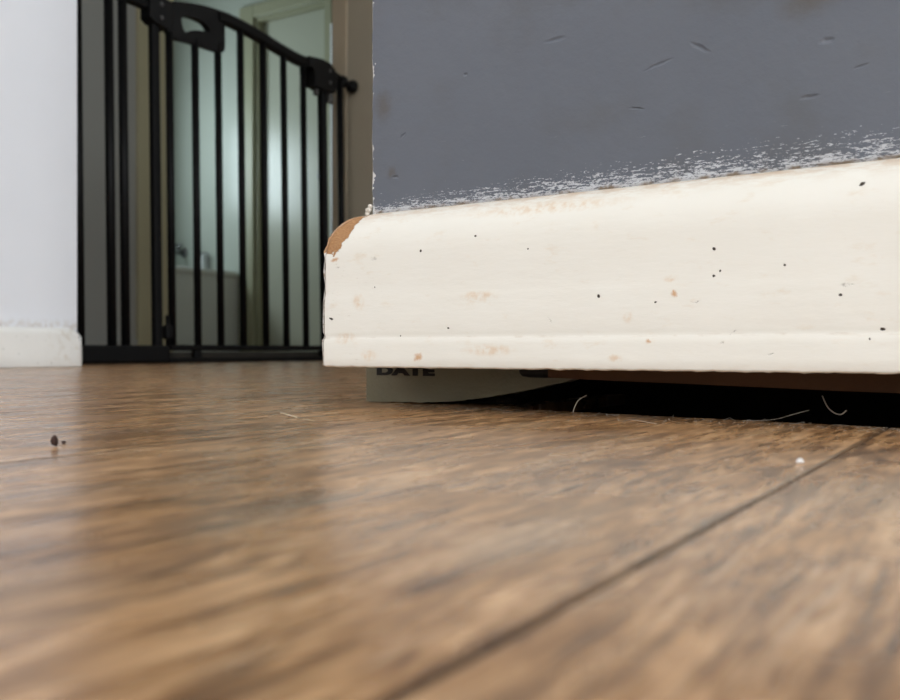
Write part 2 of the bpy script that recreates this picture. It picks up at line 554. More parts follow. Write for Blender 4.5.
def cut_plank(x, y0, ya, yb):
    """a plank whose far end was cut raggedly under the wall (y at its left and right edge)"""
    bm = nb()
    a, b = x - W / 2 + GAP, x + W / 2 - GAP
    n = 36
    top = [(a, y0), (b, y0)]
    for i in range(n, -1, -1):
        f = i / n
        xx = a + (b - a) * f
        top.append((xx, ya + (yb - ya) * f + 0.0022 * (noise.noise((xx * 130, 3, 0)) + 0.5 * noise.noise((xx * 420, 7, 0)))))
    up = [bm.verts.new((p[0] - x, p[1] - y0, 0)) for p in top]
    dn = [bm.verts.new((p[0] - x, p[1] - y0, -0.006)) for p in top]
    bm.faces.new(up)
    bm.faces.new(list(reversed(dn)))
    k = len(top)
    for i in range(k):
        bm.faces.new((up[i], up[(i + 1) % k], dn[(i + 1) % k], dn[i]))
    es = [e for e in bm.edges if all(abs(v.co.z) < 1e-6 for v in e.verts) and abs(e.verts[0].co.x - e.verts[1].co.x) < 1e-6]
    bmesh.ops.bevel(bm, geom=es, offset=0.0006, segments=2, affect='EDGES', profile=0.5)
    o = obj('plank', bm, 'floor', floor)
    o.location = (x, y0, 0)
    return o


cols = range(-28, 15)
for k in cols:
    cx = X0 + W * (k + 0.5)          # plank k lies between joints k and k+1
    if cx - W / 2 < -4.5 or cx + W / 2 > 2.75:
        continue
    st = {0: -0.86, -1: -1.02, -2: -0.62, -3: -1.10, -4: -0.78}.get(k, -0.5 - ((k * 0.437) % 1.0) * 0.8)
    ys = [st]
    while ys[0] > -2.95:
        ys.insert(0, max(ys[0] - LEN, -2.97))
    if cx > 0.068:                   # these run into the grey wall
        for p, q in zip(ys, ys[1:]):
            plank(cx, p, q)
        xa, xb = cx - W / 2, cx + W / 2
        ye = lambda xx: max(0.0548 - 0.137 * xx, 0.012)
        cut_plank(cx, st, ye(xa), ye(xb))
        if k < 6:
            for p, q in ((0.216, 1.416), (1.416, 2.6)):
                plank(cx, p, q)
    else:
        while ys[-1] < 3.6:
            ys.append(min(ys[-1] + LEN, 3.687))
        for p, q in zip(ys, ys[1:]):
            if q - p > 0.02:
                plank(cx, p, q)

# ------------------------------------------------------------------ grey wall and the open gap under it
bm = nb()
wx0, wy = 0.0177, 0.014
# front face finely divided near the corner so that the arris can be knocked about
zs = [0.0195, 0.0915] + [0.0915 + 0.0022 * i for i in range(1, 60)] + [0.3, 0.6, 1.2, 2.45]
fr, sd, bk, br = [], [], [], []
for z in zs:
    j = 0.0005 * noise.noise((1.3, 0.0, z * 160)) + 0.0003 * noise.noise((4.3, 0.0, z * 520)) if z < 0.25 else 0
    c = 0.0012
    fr.append([bm.verts.new((wx0 + c + j, wy, z)), bm.verts.new((0.30, wy, z)), bm.verts.new((2.7, wy, z))])
    sd.append(bm.verts.new((wx0 + j, wy + c, z)))
    bk.append(bm.verts.new((wx0, 0.20, z)))
    br.append(bm.verts.new((2.7, 0.20, z)))
for i in range(len(zs) - 1):
    for k in range(2):
        bm.faces.new((fr[i][k], fr[i][k + 1], fr[i + 1][k + 1], fr[i + 1][k]))
    bm.faces.new((sd[i], fr[i][0], fr[i + 1][0], sd[i + 1]))
    bm.faces.new((bk[i], sd[i], sd[i + 1], bk[i + 1]))
    bm.faces.new((br[i], bk[i], bk[i + 1], br[i + 1]))
    bm.faces.new((fr[i][2], br[i], br[i + 1], fr[i + 1][2]))
for lv in (0, -1):
    bm.faces.new((fr[lv][0], fr[lv][1], fr[lv][2], br[lv], bk[lv], sd[lv]))
gwall = struct('wall_right', bm, 'grey', label='slate grey painted wall with dents and scraped white streaks')

bm = nb()
for (px, pz, r) in ((0.0166, 0.0938, 0.0016), (0.0175, 0.0955, 0.0012), (0.0160, 0.0922, 0.0012)):
    m_ = bmesh.ops.create_icosphere(bm, subdivisions=2, radius=r)
    for v in m_['verts']:
        v.co *= 1 + 0.35 * noise.noise(v.co * 900 + Vector((px * 999, 0, pz * 777)))
        v.co += Vector((px, 0.0135, pz))
obj('plaster_lump', bm, 'plaster', gwall)['label'] = 'lump of crumbling plaster at the wall corner'

bm = nb()
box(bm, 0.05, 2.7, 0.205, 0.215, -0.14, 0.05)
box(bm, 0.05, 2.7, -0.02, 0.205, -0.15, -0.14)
box(bm, 0.0682, 0.0700, 0.0470, 0.205, -0.14, -0.0002)  # added plate covering the lit side of the plank
box(bm, -0.013, 0.066, 0.068, 0.205, 0.0005, 0.018)  # added block stopping hall light from passing under the plasterboard
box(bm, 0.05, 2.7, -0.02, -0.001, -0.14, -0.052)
struct('wall_cavity', bm, 'soil', label='black open cavity under the grey wall with added light blocks')

# skirting profile: (depth from front face, height above the bottom edge)
PROF = [(0.0012, 0.0), (0.0004, 0.0003), (0.0, 0.0010), (0.0, 0.005), (0.0, 0.0105), (0.0001, 0.0125), (0.0004, 0.0134), (0.0005, 0.0141),
        (0.0004, 0.0150), (0.00025, 0.0165), (0.00025, 0.022), (0.00025, 0.0300), (0.0004, 0.0325), (0.0006, 0.0350), (0.0006, 0.0380), (0.0006, 0.045)]
for i in range(0, 11):
    th = i / 10 * math.pi / 2
    PROF.append((0.0006 + 0.0129 * (1 - math.cos(th)), 0.0515 + 0.0205 * math.sin(th)))
ZB = 0.0195
TW = 0.0137


def skirting_front():
    bm = nb()
    st = [0.0008 * i for i in range(0, 40)] + [0.032 + 0.002 * i for i in range(0, 135)] + [0.31, 0.36, 0.5, 1.0, 1.8, 2.68]
    prof = PROF + [(TW, 0.072), (TW, 0.0)]
    rings = []
    for i, s in enumerate(st):
        ring = []
        for (d, z) in prof:
            fade = max(0.0, 1 - s / 0.03)
            x = s + d * 1.27 * fade          # mitre at the corner
            y = d
            zz = ZB + z + (0.0085 * min(s, 0.31) * max(0, (z - 0.036) / 0.036))
            if z < 0.0015 and d < 0.005:
                zz += 0.0004 * noise.noise((s * 160, 1, 0)) + (0.0004 * noise.noise((s * 600, 5, 0)) if s > .1 else 0)
            if i == 0:
                x += 0.0006 * noise.noise((0, z * 420, 2)) + 0.0003 * noise.noise((0, z * 1500, 4))
            # knocked-off corner
            k = max(0.0, min(1.0, (0.0115 - s - 0.9 * max(0, 0.062 - z)) / 0.003)) if z > 0.052 and d < TW - 0.0005 else 0
            if k:
                y += 0.0007 * k + 0.0005 * k * noise.noise((s * 700, z * 900, 1))
                zz -= 0.0005 * k * (1 + noise.noise((s * 900, z * 500, 9)))
            ring.append(bm.verts.new((x, y, zz)))
        rings.append(ring)
    n = len(prof)
    for a, b in zip(rings, rings[1:]):
        for k in range(n):
            bm.faces.new((a[k], a[(k + 1) % n], b[(k + 1) % n], b[k]))
    bm.faces.new(rings[0])
    bm.faces.new(rings[-1])
    return bm


sk = struct('baseboard_right', skirting_front(), 'skirt', smooth=True,
            label='cream white skirting board with chipped brown corner hanging above the floor')


def skirting_return():
    """board round the corner on the end of the wall; only its crusty mitre edge shows"""
    bm = nb()
    st = [0.0, 0.0015, 0.004, 0.008, 0.016, 0.05, 0.2]
    prof = PROF + [(TW, 0.072), (TW, 0.0)]
    rings = []
    ff = []
    for (d, z) in zip([p[0] for p in prof], [p[1] for p in prof]):
        ff.append((d, z))
    for i, s in enumerate(st):
        ring = []
        for (d, z) in ff:
            fade = max(0.0, 1 - s / 0.03)
            x = -0.0014 + d * 1.22
            if i < 2:
                x += 0.0011 * noise.noise((3, z * 300, 8)) + 0.0008 * noise.noise((5, z * 900, 3)) if d < 0.012 else 0
            y = 0.0012 + s + d * 1.02 * fade
            ring.append(bm.verts.new((x, y, ZB + z)))
        rings.append(ring)
    n = len(ff)
    for a, b in zip(rings, rings[1:]):
        for k in range(n):
            bm.faces.new((a[k], a[(k + 1) % n], b[(k + 1) % n], b[k]))
    bm.faces.new(rings[0])
    bm.faces.new(rings[-1])
    return bm


struct('baseboard_corner', skirting_return(), 'skirt3', label='crusty painted edge of the skirting returning round the corner')

# things showing in the gap under the skirting
brd = empty('plasterboard_offcut', (0.036, 0.055, 0.0))
tag(brd, 'grey-green plasterboard strip with black printed letters showing under the white skirting', 'plasterboard')
bm = nb()
low, high = [], []
for i in range(0, 31):
    x = -0.052 + 0.127 * i / 30
    xa = x + 0.036
    lo = 0.0003 if xa < -0.004 else 0.0003 + 0.0006 * ((xa + 0.004) / 0.03) + 0.0095 * max(0, (xa - 0.02) / 0.075) ** 1.7
    lo += 0.0006 * noise.noise((xa * 260, 0, 3)) if xa > 0 else 0
    low.append((x, lo))
    high.append((x, 0.0192 if xa > -0.0 else 0.0192))
fv = [bm.verts.new((p[0], 0.0, p[1])) for i, p in enumerate(low)]
tv = [bm.verts.new((p[0], 0.0, p[1])) for i, p in enumerate(high)]
fv2 = [bm.verts.new(v.co + Vector((0, 0.010, 0))) for v in fv]
tv2 = [bm.verts.new(v.co + Vector((0, 0.010, 0))) for v in tv]
for i in range(30):
    bm.faces.new((fv[i], fv[i + 1], tv[i + 1], tv[i]))
    bm.faces.new((fv2[i], fv2[i + 1], tv2[i + 1], tv2[i]))
    bm.faces.new((fv[i], fv[i + 1], fv2[i + 1], fv2[i]))
    bm.faces.new((tv[i], tv[i + 1], tv2[i + 1], tv2[i]))
bm.faces.new((fv[0], tv[0], tv2[0], fv2[0]))
bm.faces.new((fv[30], tv[30], tv2[30], fv2[30]))
obj('paper_face', bm, 'board', brd)


def text_part(body, size, parent, loc, rot, m, depth=0.0001, sx=1.0):
    cu = bpy.data.curves.new('lettering', 'FONT')
    cu.body = body
    cu.size = size
    cu.extrude = depth
    cu.offset = size * 0.07
    cu.space_character = 1.08
    tmp = bpy.data.objects.new('lettering', cu)
    COL.objects.link(tmp)
    dg = bpy.context.evaluated_depsgraph_get()
    me = bpy.data.meshes.new_from_object(tmp.evaluated_get(dg))
    bpy.data.objects.remove(tmp)
    me.materials.clear()
    me.materials.append(M[m])
    o = bpy.data.objects.new('lettering', me)
    COL.objects.link(o)
    o.parent = parent
    o.location, o.rotation_euler, o.scale = loc, rot, (sx, 1, 1)
    return o


lt = text_part('DATE', 0.0062, brd, (-0.0451, -0.0002, 0.0147), (H90, 0, 0), 'ink', sx=2.2)
lt['label'] = 'black printed letters on the plasterboard'

bm = nb()
tube(bm, [(0.0785, 0, 0), (0.0788, 0, 0), (0.0800, 0, 0), (0.084, 0, 0), (0.30, 0, 0.0)], [0.0006, 0.0016, 0.0028, 0.0033, 0.0033], 14)
cab = obj('cable', bm, 'cable', None, True, (0, 0.050, 0.0178))
tag(cab, 'black cable with rounded end tucked beside the brown batten in the dark gap', 'cable')

bm = nb()
nseg = 24
rows = []
for i in range(nseg + 1):
    x = 0.095 + 0.50 * i / nseg
    zb_ = 0.0148 - 0.0255 * (x - 0.095) + 0.0003 * noise.noise((x * 90, 0, 0))
    rows.append([bm.verts.new((x, y, z)) for (y, z) in ((0.046, zb_), (0.046, 0.0190), (0.10, 0.0190), (0.10, zb_))])
for a, b in zip(rows, rows[1:]):
    for k in range(4):
        bm.faces.new((a[k], a[(k + 1) % 4], b[(k + 1) % 4], b[k]))
bm.faces.new(rows[0])
bm.faces.new(rows[-1])
bt = obj('timber_batten', bm, 'timber')
tag(bt, 'dark brown timber batten in the black gap under the white skirting', 'batten')

# ------------------------------------------------------------------ left wall, its skirting, the opening
LW = -1.072
ZC = 2.45
bm = nb()
box(bm, -1.33, LW, -3.0, 0.652, -0.05, ZC, 0.0015)
struct('wall_left', bm, 'lwall', label='cool white painted wall left of the black gate')
bm = nb()
box(bm, -1.33, -1.226, 0.6515, 0.752, -0.05, ZC)
struct('trim_1', bm, 'jamb2', label='door lining on the left of the gate')


def skirting_left():
    bm = nb()
    h = 0.0640
    prof = [(0.0004, 0.0), (0.0, 0.0008), (0.0, 0.02), (0.0003, 0.035), (0.0006, 0.050)]
    for i in range(0, 7):
        th = i / 6 * math.pi / 2
        prof.append((0.0006 + 0.0129 * (1 - math.cos(th)), h - 0.010 + 0.010 * math.sin(th)))
    prof += [(0.0137, h), (0.0137, 0.0)]
    st = [-3.0, -1.5, 0.0, 0.3] + [0.40 + 0.004 * i for i in range(0, 61)] + [0.642, 0.645, 0.648, 0.6505, 0.652]
    rings = []
    for s in st:
        ring = []
        for d, z in prof:
            k = max(0, (s - 0.628) / 0.024)
            zz = z - (0.010 * k * k if z > 0.05 else 0)
            dd = d + (0.0022 * max(0, (s - 0.642) / 0.01) ** 2 if d < 0.012 else 0)
            if s > 0.60:
                dd += 0.0009 * noise.noise((s * 130, z * 130, 2)) * k
            ring.append(bm.verts.new((LW + 0.0139 - min(dd, 0.0136), s, zz + 0.0004)))
        rings.append(ring)
    n = len(prof)
    for a, b in zip(rings, rings[1:]):
        for q in range(n):
            bm.faces.new((a[q], a[(q + 1) % n], b[(q + 1) % n], b[q]))
    bm.faces.new(rings[0])
    bm.faces.new(rings[-1])
    return bm


struct('baseboard_left', skirting_left(), 'skirt2', smooth=True, label='white skirting with a worn dirty corner at the foot of the left wall')

JY = 1.648
bm = nb()
box(bm, -1.285, -1.06, JY, 2.6, -0.05, ZC)
struct('wall_middle', bm, 'jamb2', label='dull taupe wall end on the right of the gate')
bm = nb()
box(bm, -1.335, -1.2855, JY - 0.004, JY + 0.12, 0, 2.1, 0.002)
struct('trim_2', bm, 'jamb', label='warm taupe door lining on the right of the gate')

# ------------------------------------------------------------------ rooms beyond
FY = 3.687
# door wall with an opening
DX0, DX1, DZ = -3.575, -3.035, 1.975
bm = nb()
box(bm, -4.45, DX0, FY, FY + 0.12, -0.05, ZC)
box(bm, DX1, -1.0, FY, FY + 0.12, -0.05, ZC)
box(bm, DX0, DX1, FY, FY + 0.12, DZ, ZC)
struct('wall_far', bm, 'bathwall', label='pale green bathroom wall with the door in it')
bm = nb()
box(bm, -1.06, -1.0, 2.6, FY, -0.05, ZC)
box(bm, -1.06, 2.7, 2.6, 2.7, -0.05, ZC)
struct('wall_hall', bm, 'white')
bm = nb()
box(bm, 2.7, 2.8, -1.32, 0.65, -0.05, ZC)
box(bm, 2.7, 2.8, 1.85, 2.7, -0.05, ZC)
box(bm, 2.7, 2.8, 0.65, 1.85, -0.05, 0.8)
box(bm, 2.7, 2.8, 0.65, 1.85, 2.0, ZC)
box(bm, 2.7, 2.8, -2.9, -2.65, -0.05, ZC)
box(bm, 2.7, 2.8, -2.65, -1.32, -0.05, 0.7)
box(bm, 2.7, 2.8, -2.65, -1.32, 2.0, ZC)
struct('wall_side', bm, 'white')
bm = nb()
box(bm, -1.2, -0.5, -3.0, -2.8, -0.05, ZC)
box(bm, 1.7, 2.8, -3.0, -2.8, -0.05, ZC)
box(bm, -0.5, 1.7, -3.0, -2.8, -0.05, 0.68)
box(bm, -0.5, 1.7, -3.0, -2.8, 2.02, ZC)
struct('wall_back', bm, 'white')
bm = nb()
box(bm, -4.45, -4.35, -0.2, 2.58, -0.05, ZC)
box(bm, -4.45, -4.35, 3.14, FY, -0.05, ZC)
box(bm, -4.45, -4.35, 2.58, 3.14, -0.05, 1.0)
box(bm, -4.45, -4.35, 2.58, 3.14, 1.54, ZC)
struct('wall_bathroom', bm, 'bathwall')
bm = nb()
box(bm, -4.45, -1.33, -0.3, -0.2, -0.05, ZC)
struct('wall_hall_end', bm, 'white')
bm = nb()
box(bm, -4.5, 2.85, -3.05, 3.85, ZC, ZC + 0.06)
struct('ceiling', bm, 'ceil')
# grey partition with cream architrave beside the bathroom opening
bm = nb()
box(bm, -2.60, -2.50, -0.2, 2.0, -0.05, ZC)
struct('wall_partition', bm, 'hallgrey', label='dark grey hall wall seen through the left of the gate')
bm = nb()
box(bm, -2.499, -2.486, -0.2, 1.943, 0.0, 0.068, 0.004)
struct('baseboard_hall', bm, 'hallgrey', label='low grey skirting on the dark hall wall')
bm = nb()
box(bm, -2.615, -2.485, 1.945, 2.110, 0.0, 2.1, 0.004)
struct('trim_3', bm, 'cream', label='cream door lining at the end of the dark grey hall wall')


def window(name, axis, pos, a0, a1, z0, z1):
    w = empty(name)
    w['kind'] = 'structure'

    def bx(bm, u0, u1, v0, v1, t):
        if axis == 'y':
            box(bm, u0, u1, pos - t, pos + t, v0, v1, 0.003)
        else:
            box(bm, pos - t, pos + t, u0, u1, v0, v1, 0.003)
        return bm
    b = nb()
    fw = 0.05
    bx(b, a0, a0 + fw, z0, z1, 0.03); bx(b, a1 - fw, a1, z0, z1, 0.03)
    bx(b, a0 + fw, a1 - fw, z0, z0 + fw, 0.03); bx(b, a0 + fw, a1 - fw, z1 - fw, z1, 0.03)
    mid = (a0 + a1) / 2
    bx(b, mid - 0.02, mid + 0.02, z0 + fw, z1 - fw, 0.025)
    obj('window_frame', b, 'white', w)
    for u0, u1 in ((a0 + fw, mid - 0.02), (mid + 0.02, a1 - fw)):
        obj('pane', bx(nb(), u0, u1, z0 + fw, z1 - fw, 0.004), 'glass', w)
    return w


window('window_1', 'y', -2.88, -0.5, 1.7, 0.68, 2.02)
window('window_2', 'x', 2.76, -2.65, -1.32, 0.7, 2.0)
window('hall_fill_window', 'x', 2.76, 0.65, 1.85, 0.8, 2.0)  # unseen window added to go with the hall fill light
window('window_3', 'x', -4.41, 2.58, 3.14, 1.0, 1.54)

# far door: architrave, lining, slab
bm = nb()
box(bm, -3.685, DX0, FY - 0.022, FY, 0, DZ + 0.075, 0.006)
struct('trim_4', bm, 'frame', label='putty coloured architrave left of the far door')
bm = nb()
box(bm, DX0, DX1, FY - 0.022, FY, DZ, DZ + 0.075, 0.006)
struct('trim_5', bm, 'frame', label='putty coloured architrave over the far door')
bm = nb()
box(bm, DX1, DX1 + 0.050, FY - 0.022, FY, 0, DZ + 0.075, 0.006)
struct('trim_6', bm, 'frame', label='putty coloured architrave right of the far door')
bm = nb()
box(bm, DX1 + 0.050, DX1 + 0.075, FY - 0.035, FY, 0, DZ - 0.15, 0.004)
struct('daylight_sliver', bm, 'gap_white', label='white strip standing in for a gap of daylight right of the far door')  # daylight in the gap put in as a white strip
bm = nb()
box(bm, -1.42, -1.345, 0.62, 1.70, 0.0, 0.0235, 0.004)
struct('floor_mask', bm, 'floor_mask_dark', label='added dark strip behind the gate hiding the bright far floor')  # added to cover the brightly lit floor seen under the gate
door = empty('door_1', (DX0, FY, 0))
door['kind'] = 'structure'
door['label'] = 'glossy ivory green far door behind the gate'
wd = DX1 - DX0
bm = nb()
box(bm, 0.022, wd - 0.022, 0.045, 0.083, 0.008, DZ - 0.022, 0.002)
obj('door_panel', bm, 'doorp', door)
bm = nb()
box(bm, 0, 0.020, 0.0, 0.11, 0, DZ)
box(bm, wd - 0.020, wd, 0.0, 0.11, 0, DZ)
box(bm, 0.020, wd - 0.020, 0.0, 0.11, DZ - 0.020, DZ)
obj('door_lining', bm, 'frame', door)
hd = nb()
disc(hd, (wd - 0.050, 0.045, 1.0), (0, -1, 0), 0.022, 0.008)
tube(hd, [(wd - 0.050, 0.040, 1.0), (wd - 0.050, 0.020, 1.0), (wd - 0.050, 0.012, 1.0), (wd - 0.050, 0.0, 1.0), (wd - 0.050, -0.006, 1.0)], [0.010, 0.010, 0.022, 0.022, 0.012], 12)
obj('door_handle', hd, 'chrome', door, True)

# bath
bath = empty('bathtub', (-4.02, 3.1, 0))
tag(bath, 'white bathtub along the pale green wall behind the gate', 'bathtub')
bm = nb()
box(bm, 0.300, 0.315, -0.9, 0.582, 0.0, 0.455, 0.003)
obj('side_panel', bm, 'bath', bath)
bm = nb()
o0 = [(-0.325, -0.9), (0.322, -0.9), (0.322, 0.582), (-0.325, 0.582)]


def rr(x0, x1, y0, y1, r, z, n=6):
    pts = []
    for cx_, cy_, a0 in ((x1 - r, y1 - r, 0), (x0 + r, y1 - r, 1), (x0 + r, y0 + r, 2), (x1 - r, y0 + r, 3)):
        for i in range(n + 1):
            a = (a0 + i / n) * H90
            pts.append((cx_ + r * math.cos(a), cy_ + r * math.sin(a), z))
    return pts


loops = [rr(-0.325, 0.318, -0.9, 0.582, 0.02, 0.455), rr(-0.325, 0.322, -0.9, 0.582, 0.02, 0.460), rr(-0.325, 0.322, -0.9, 0.582, 0.02, 0.485),
         rr(-0.320, 0.317, -0.895, 0.577, 0.02, 0.492), rr(-0.26, 0.255, -0.83, 0.50, 0.12, 0.490), rr(-0.245, 0.24, -0.80, 0.48, 0.12, 0.47),
         rr(-0.20, 0.195, -0.70, 0.42, 0.12, 0.12), rr(-0.12, 0.12, -0.6, 0.34, 0.10, 0.10)]
lv = [[bm.verts.new(p) for p in l] for l in loops]
for a, b in zip(lv, lv[1:]):
    k = len(a)
    for i in range(k):
        bm.faces.new((a[i], a[(i + 1) % k], b[(i + 1) % k], b[i]))
bm.faces.new(lv[-1])
obj('rim_and_basin', bm, 'bath', bath, True)
tap = empty('bath_tap', (-4.17, FY, 0.63))
tag(tap, 'small metal bath tap on the pale green wall above the bathtub', 'tap')
bm = nb()
disc(bm, (0, 0, 0), (0, -1, 0), 0.030, 0.012)
tube(bm, [(0, -0.01, 0), (0, -0.09, 0.0), (0, -0.12, -0.012), (0, -0.13, -0.045)], [0.016, 0.016, 0.015, 0.014], 12)
obj('spout', bm, 'chrome', tap, True)
bm = nb()
disc(bm, (-0.02, -0.03, 0.012), (0, -0.2, 1), 0.012, 0.03)
tube(bm, [(-0.055, -0.037, 0.046), (0.015, -0.037, 0.046)], 0.008, 8)
obj('tap_handle', bm, 'chrome', tap, True)
hol = empty('wall_holder', (-3.985, FY, 0.56))
tag(hol, 'small pale holder on the wall right of the bath tap', 'holder')
bm = nb()
box(bm, -0.045, 0.030, -0.05, -0.001, -0.05, 0.045, 0.006)
obj('cup', bm, 'bath', hol)
bm = nb()
tube(bm, [(-0.055, -0.03, 0.055), (0.04, -0.03, 0.055), (0.052, -0.03, 0.045), (0.052, -0.03, -0.05)], 0.006, 8)
tube(bm, [(-0.055, -0.03, 0.055), (-0.055, -0.001, 0.055)], 0.006, 8)
obj('wire_frame', bm, 'chrome', hol, True)

# ------------------------------------------------------------------ safety gate (local: y along the gate, z up)
gate = empty('safety_gate', (-1.25, 0.0, 0.0))
gate.rotation_euler = (0, -0.016, 0)
tag(gate, 'black metal baby safety gate with arched top fitted across the doorway', 'gate')
BR = 0.0082


def bar(name, y, z0, z1, r=BR, parent=gate):
    return obj(name, tube(nb(), [(0, y, z0), (0, y, z1)], r, 12), 'black', parent, True)


def flatbar(bm, pts, hw, hh):
    """rectangular rail following pts (y, z)"""
    n = len(pts)
    rings = []
    for i, (y, z) in enumerate(pts):
        a, b = pts[max(0, i - 1)], pts[min(n - 1, i + 1)]
        d = Vector((0, b[0] - a[0], b[1] - a[1])).normalized()
        nrm = Vector((0, -d.z, d.y))
        p = Vector((0, y, z))
        rings.append([bm.verts.new(p + Vector((sx * hw, 0, 0)) + nrm * sz * hh) for sx, sz in ((-1, -.6), (-.6, -1), (.6, -1), (1, -.6), (1, .6), (.6, 1), (-.6, 1), (-1, .6))])
    for a, b in zip(rings, rings[1:]):
        for k in range(8):
            bm.faces.new((a[k], a[(k + 1) % 8], b[(k + 1) % 8], b[k]))
    bm.faces.new(rings[0])
    bm.faces.new(rings[-1])
    return bm


def smooth_pts(pts, n=8):
    """Catmull-Rom through (y, z) points"""
    out = []
    P = [pts[0]] + pts + [pts[-1]]
    for i in range(1, len(P) - 2):
        for k in range(n):
            t_ = k / n
            q = []
            for c_ in range(2):
                p0, p1, p2, p3 = P[i - 1][c_], P[i][c_], P[i + 1][c_], P[i + 2][c_]
                q.append(0.5 * (2 * p1 + (p2 - p0) * t_ + (2 * p0 - 5 * p1 + 4 * p2 - p3) * t_ ** 2 + (-p0 + 3 * p1 - 3 * p2 + p3) * t_ ** 3))
            out.append(tuple(q))
    out.append(pts[-1])
    return out


# fixed frame
bar('frame_upright', 0.7885, 0.0, 0.742, 0.0092)
bar('frame_bar', 0.861, 0.03, 0.738, 0.0092)
bar('frame_bar', 0.894, 0.03, 0.737, 0.0092)
obj('frame_post', box(nb(), -0.008, 0.008, 0.963, 0.983, 0.0, 0.745, 0.004), 'black', gate)
bm = flatbar(nb(), smooth_pts([(0.776, 0.735), (0.861, 0.736), (0.920, 0.737), (0.962, 0.735)]), 0.010, 0.0085)
obj('frame_top_rail', bm, 'black', gate)
obj('frame_foot', box(nb(), -0.016, 0.016, 0.770, 0.996, 0.0005, 0.037, 0.006), 'black', gate)
obj('threshold_bar', box(nb(), -0.016, 0.016, 0.994, 1.60, 0.0005, 0.0105, 0.002), 'black', gate)
obj('frame_post', box(nb(), -0.010, 0.010, 1.5045, 1.5225, 0.0105, 0.700, 0.004), 'black', gate)
bar('frame_upright', 1.586, 0.0, 0.735, 0.0085)
obj('frame_foot', box(nb(), -0.014, 0.014, 1.50, 1.60, 0.0105, 0.040, 0.005), 'black', gate)
# wall cups
for zc in (0.7345, 0.03):
    bm = nb()
    tube(bm, [(0, 1.575, zc + (0.008 if zc > .5 else 0)), (0, JY - 0.010, zc)], 0.0065, 10)
    rod = obj('spindle', bm, 'black', gate, True)
    xo = -1.25 - 0.016 * zc
    obj('adjusting_wheel', disc(nb(), (0, 1.592, zc + 0.004), (0, 1, -0.08), 0.0165, 0.014), 'plastic', gate, True)
    obj('wall_cup', tube(nb(), [(0, JY - 0.024, zc), (0, JY - 0.020, zc), (0, JY - 0.008, zc), (0, JY - 0.0045, zc)], [0.010, 0.013, 0.019, 0.0175], 18), 'plastic', gate, True)
    obj('spindle', tube(nb(), [(0, 0.790, zc), (0, 0.765, zc)], 0.0065, 10), 'black', gate, True)
    obj('wall_cup', tube(nb(), [(0, 0.776, zc), (0, 0.770, zc), (0, 0.760, zc), (0, 0.7525, zc)], [0.010, 0.013, 0.019, 0.0175], 18), 'plastic', gate, True)

# swinging leaf
LEAF = [(1.0130, 0.0082, 0.700), (1.0845, BR, 0.705), (1.152, BR, 0.715), (1.2225, BR, 0.775), (1.2965, BR, 0.769), (1.368, BR, 0.757), (1.440, BR, 0.747)]
for y, r, zt in LEAF:
    bar('leaf_bar', y, 0.032, zt, r)
obj('leaf_bottom_rail', box(nb(), -0.010, 0.010, 1.003, 1.500, 0.0258, 0.0385, 0.003), 'black', gate)
arc = [(1.150, 0.7745), (1.1825, 0.7760), (1.2225, 0.7740), (1.270, 0.7695), (1.320, 0.7620), (1.370, 0.7545), (1.420, 0.7495), (1.475, 0.7480)]
obj('leaf_top_rail', flatbar(nb(), smooth_pts(arc), 0.011, 0.0135), 'black', gate)
# moulded handle with an eye-shaped opening
outer = smooth_pts([(1.006, 0.756), (1.020, 0.7655), (1.055, 0.7745), (1.095, 0.7825), (1.135, 0.7870), (1.163, 0.7865), (1.168, 0.775), (1.1685, 0.740), (1.1680, 0.708),
                    (1.1625, 0.6965), (1.150, 0.6935), (1.110, 0.6925), (1.070, 0.6910), (1.026, 0.6875), (1.010, 0.693), (1.000, 0.706), (0.998, 0.735)], 4)
inner = smooth_pts([(1.0400, 0.7300), (1.0440, 0.7410), (1.060, 0.7460), (1.080, 0.7480), (1.100, 0.7470), (1.114, 0.7420), (1.1230, 0.7310), (1.106, 0.7270),
                    (1.088, 0.7235), (1.070, 0.7185), (1.0520, 0.7085), (1.044, 0.7160)], 4)


def plate_with_hole(outer, inner, hx):
    bm = nb()
    cy = sum(p[0] for p in inner) / len(inner)
    cz = sum(p[1] for p in inner) / len(inner)
    N = 72

    def hit(poly, a):
        d = (math.cos(a), math.sin(a))
        best = None
        for i in range(len(poly)):
            p, q = poly[i], poly[(i + 1) % len(poly)]
            ex, ez = q[0] - p[0], q[1] - p[1]
            den = d[0] * ez - d[1] * ex
            if abs(den) < 1e-12:
                continue
            t_ = ((p[0] - cy) * ez - (p[1] - cz) * ex) / den
            u_ = ((p[0] - cy) * d[1] - (p[1] - cz) * d[0]) / den
            if t_ > 0 and -1e-6 <= u_ <= 1 + 1e-6 and (best is None or t_ > best):
                best = t_
        return (cy + d[0] * best, cz + d[1] * best)
    rings = []
    for (poly, x, sh) in ((inner, -hx, 0), (outer, -hx * .75, 0), (outer, -hx * .75, 0), (outer, hx * .75, 0), (inner, hx, 0)):
        rings.append([bm.verts.new((x, *hit(poly, 2 * math.pi * k / N))) for k in range(N)])
    # a raised lip just inside the outer edge
    seq = [rings[0], rings[1], rings[3], rings[4]]
    for v in rings[2]:
        bm.verts.remove(v)
    for a, b in zip(seq, seq[1:] + [seq[0]]):
        for k in range(N):
            bm.faces.new((a[k], a[(k + 1) % N], b[(k + 1) % N], b[k]))
    return bm


obj('handle', plate_with_hole(outer, inner, 0.0085), 'plastic', gate)
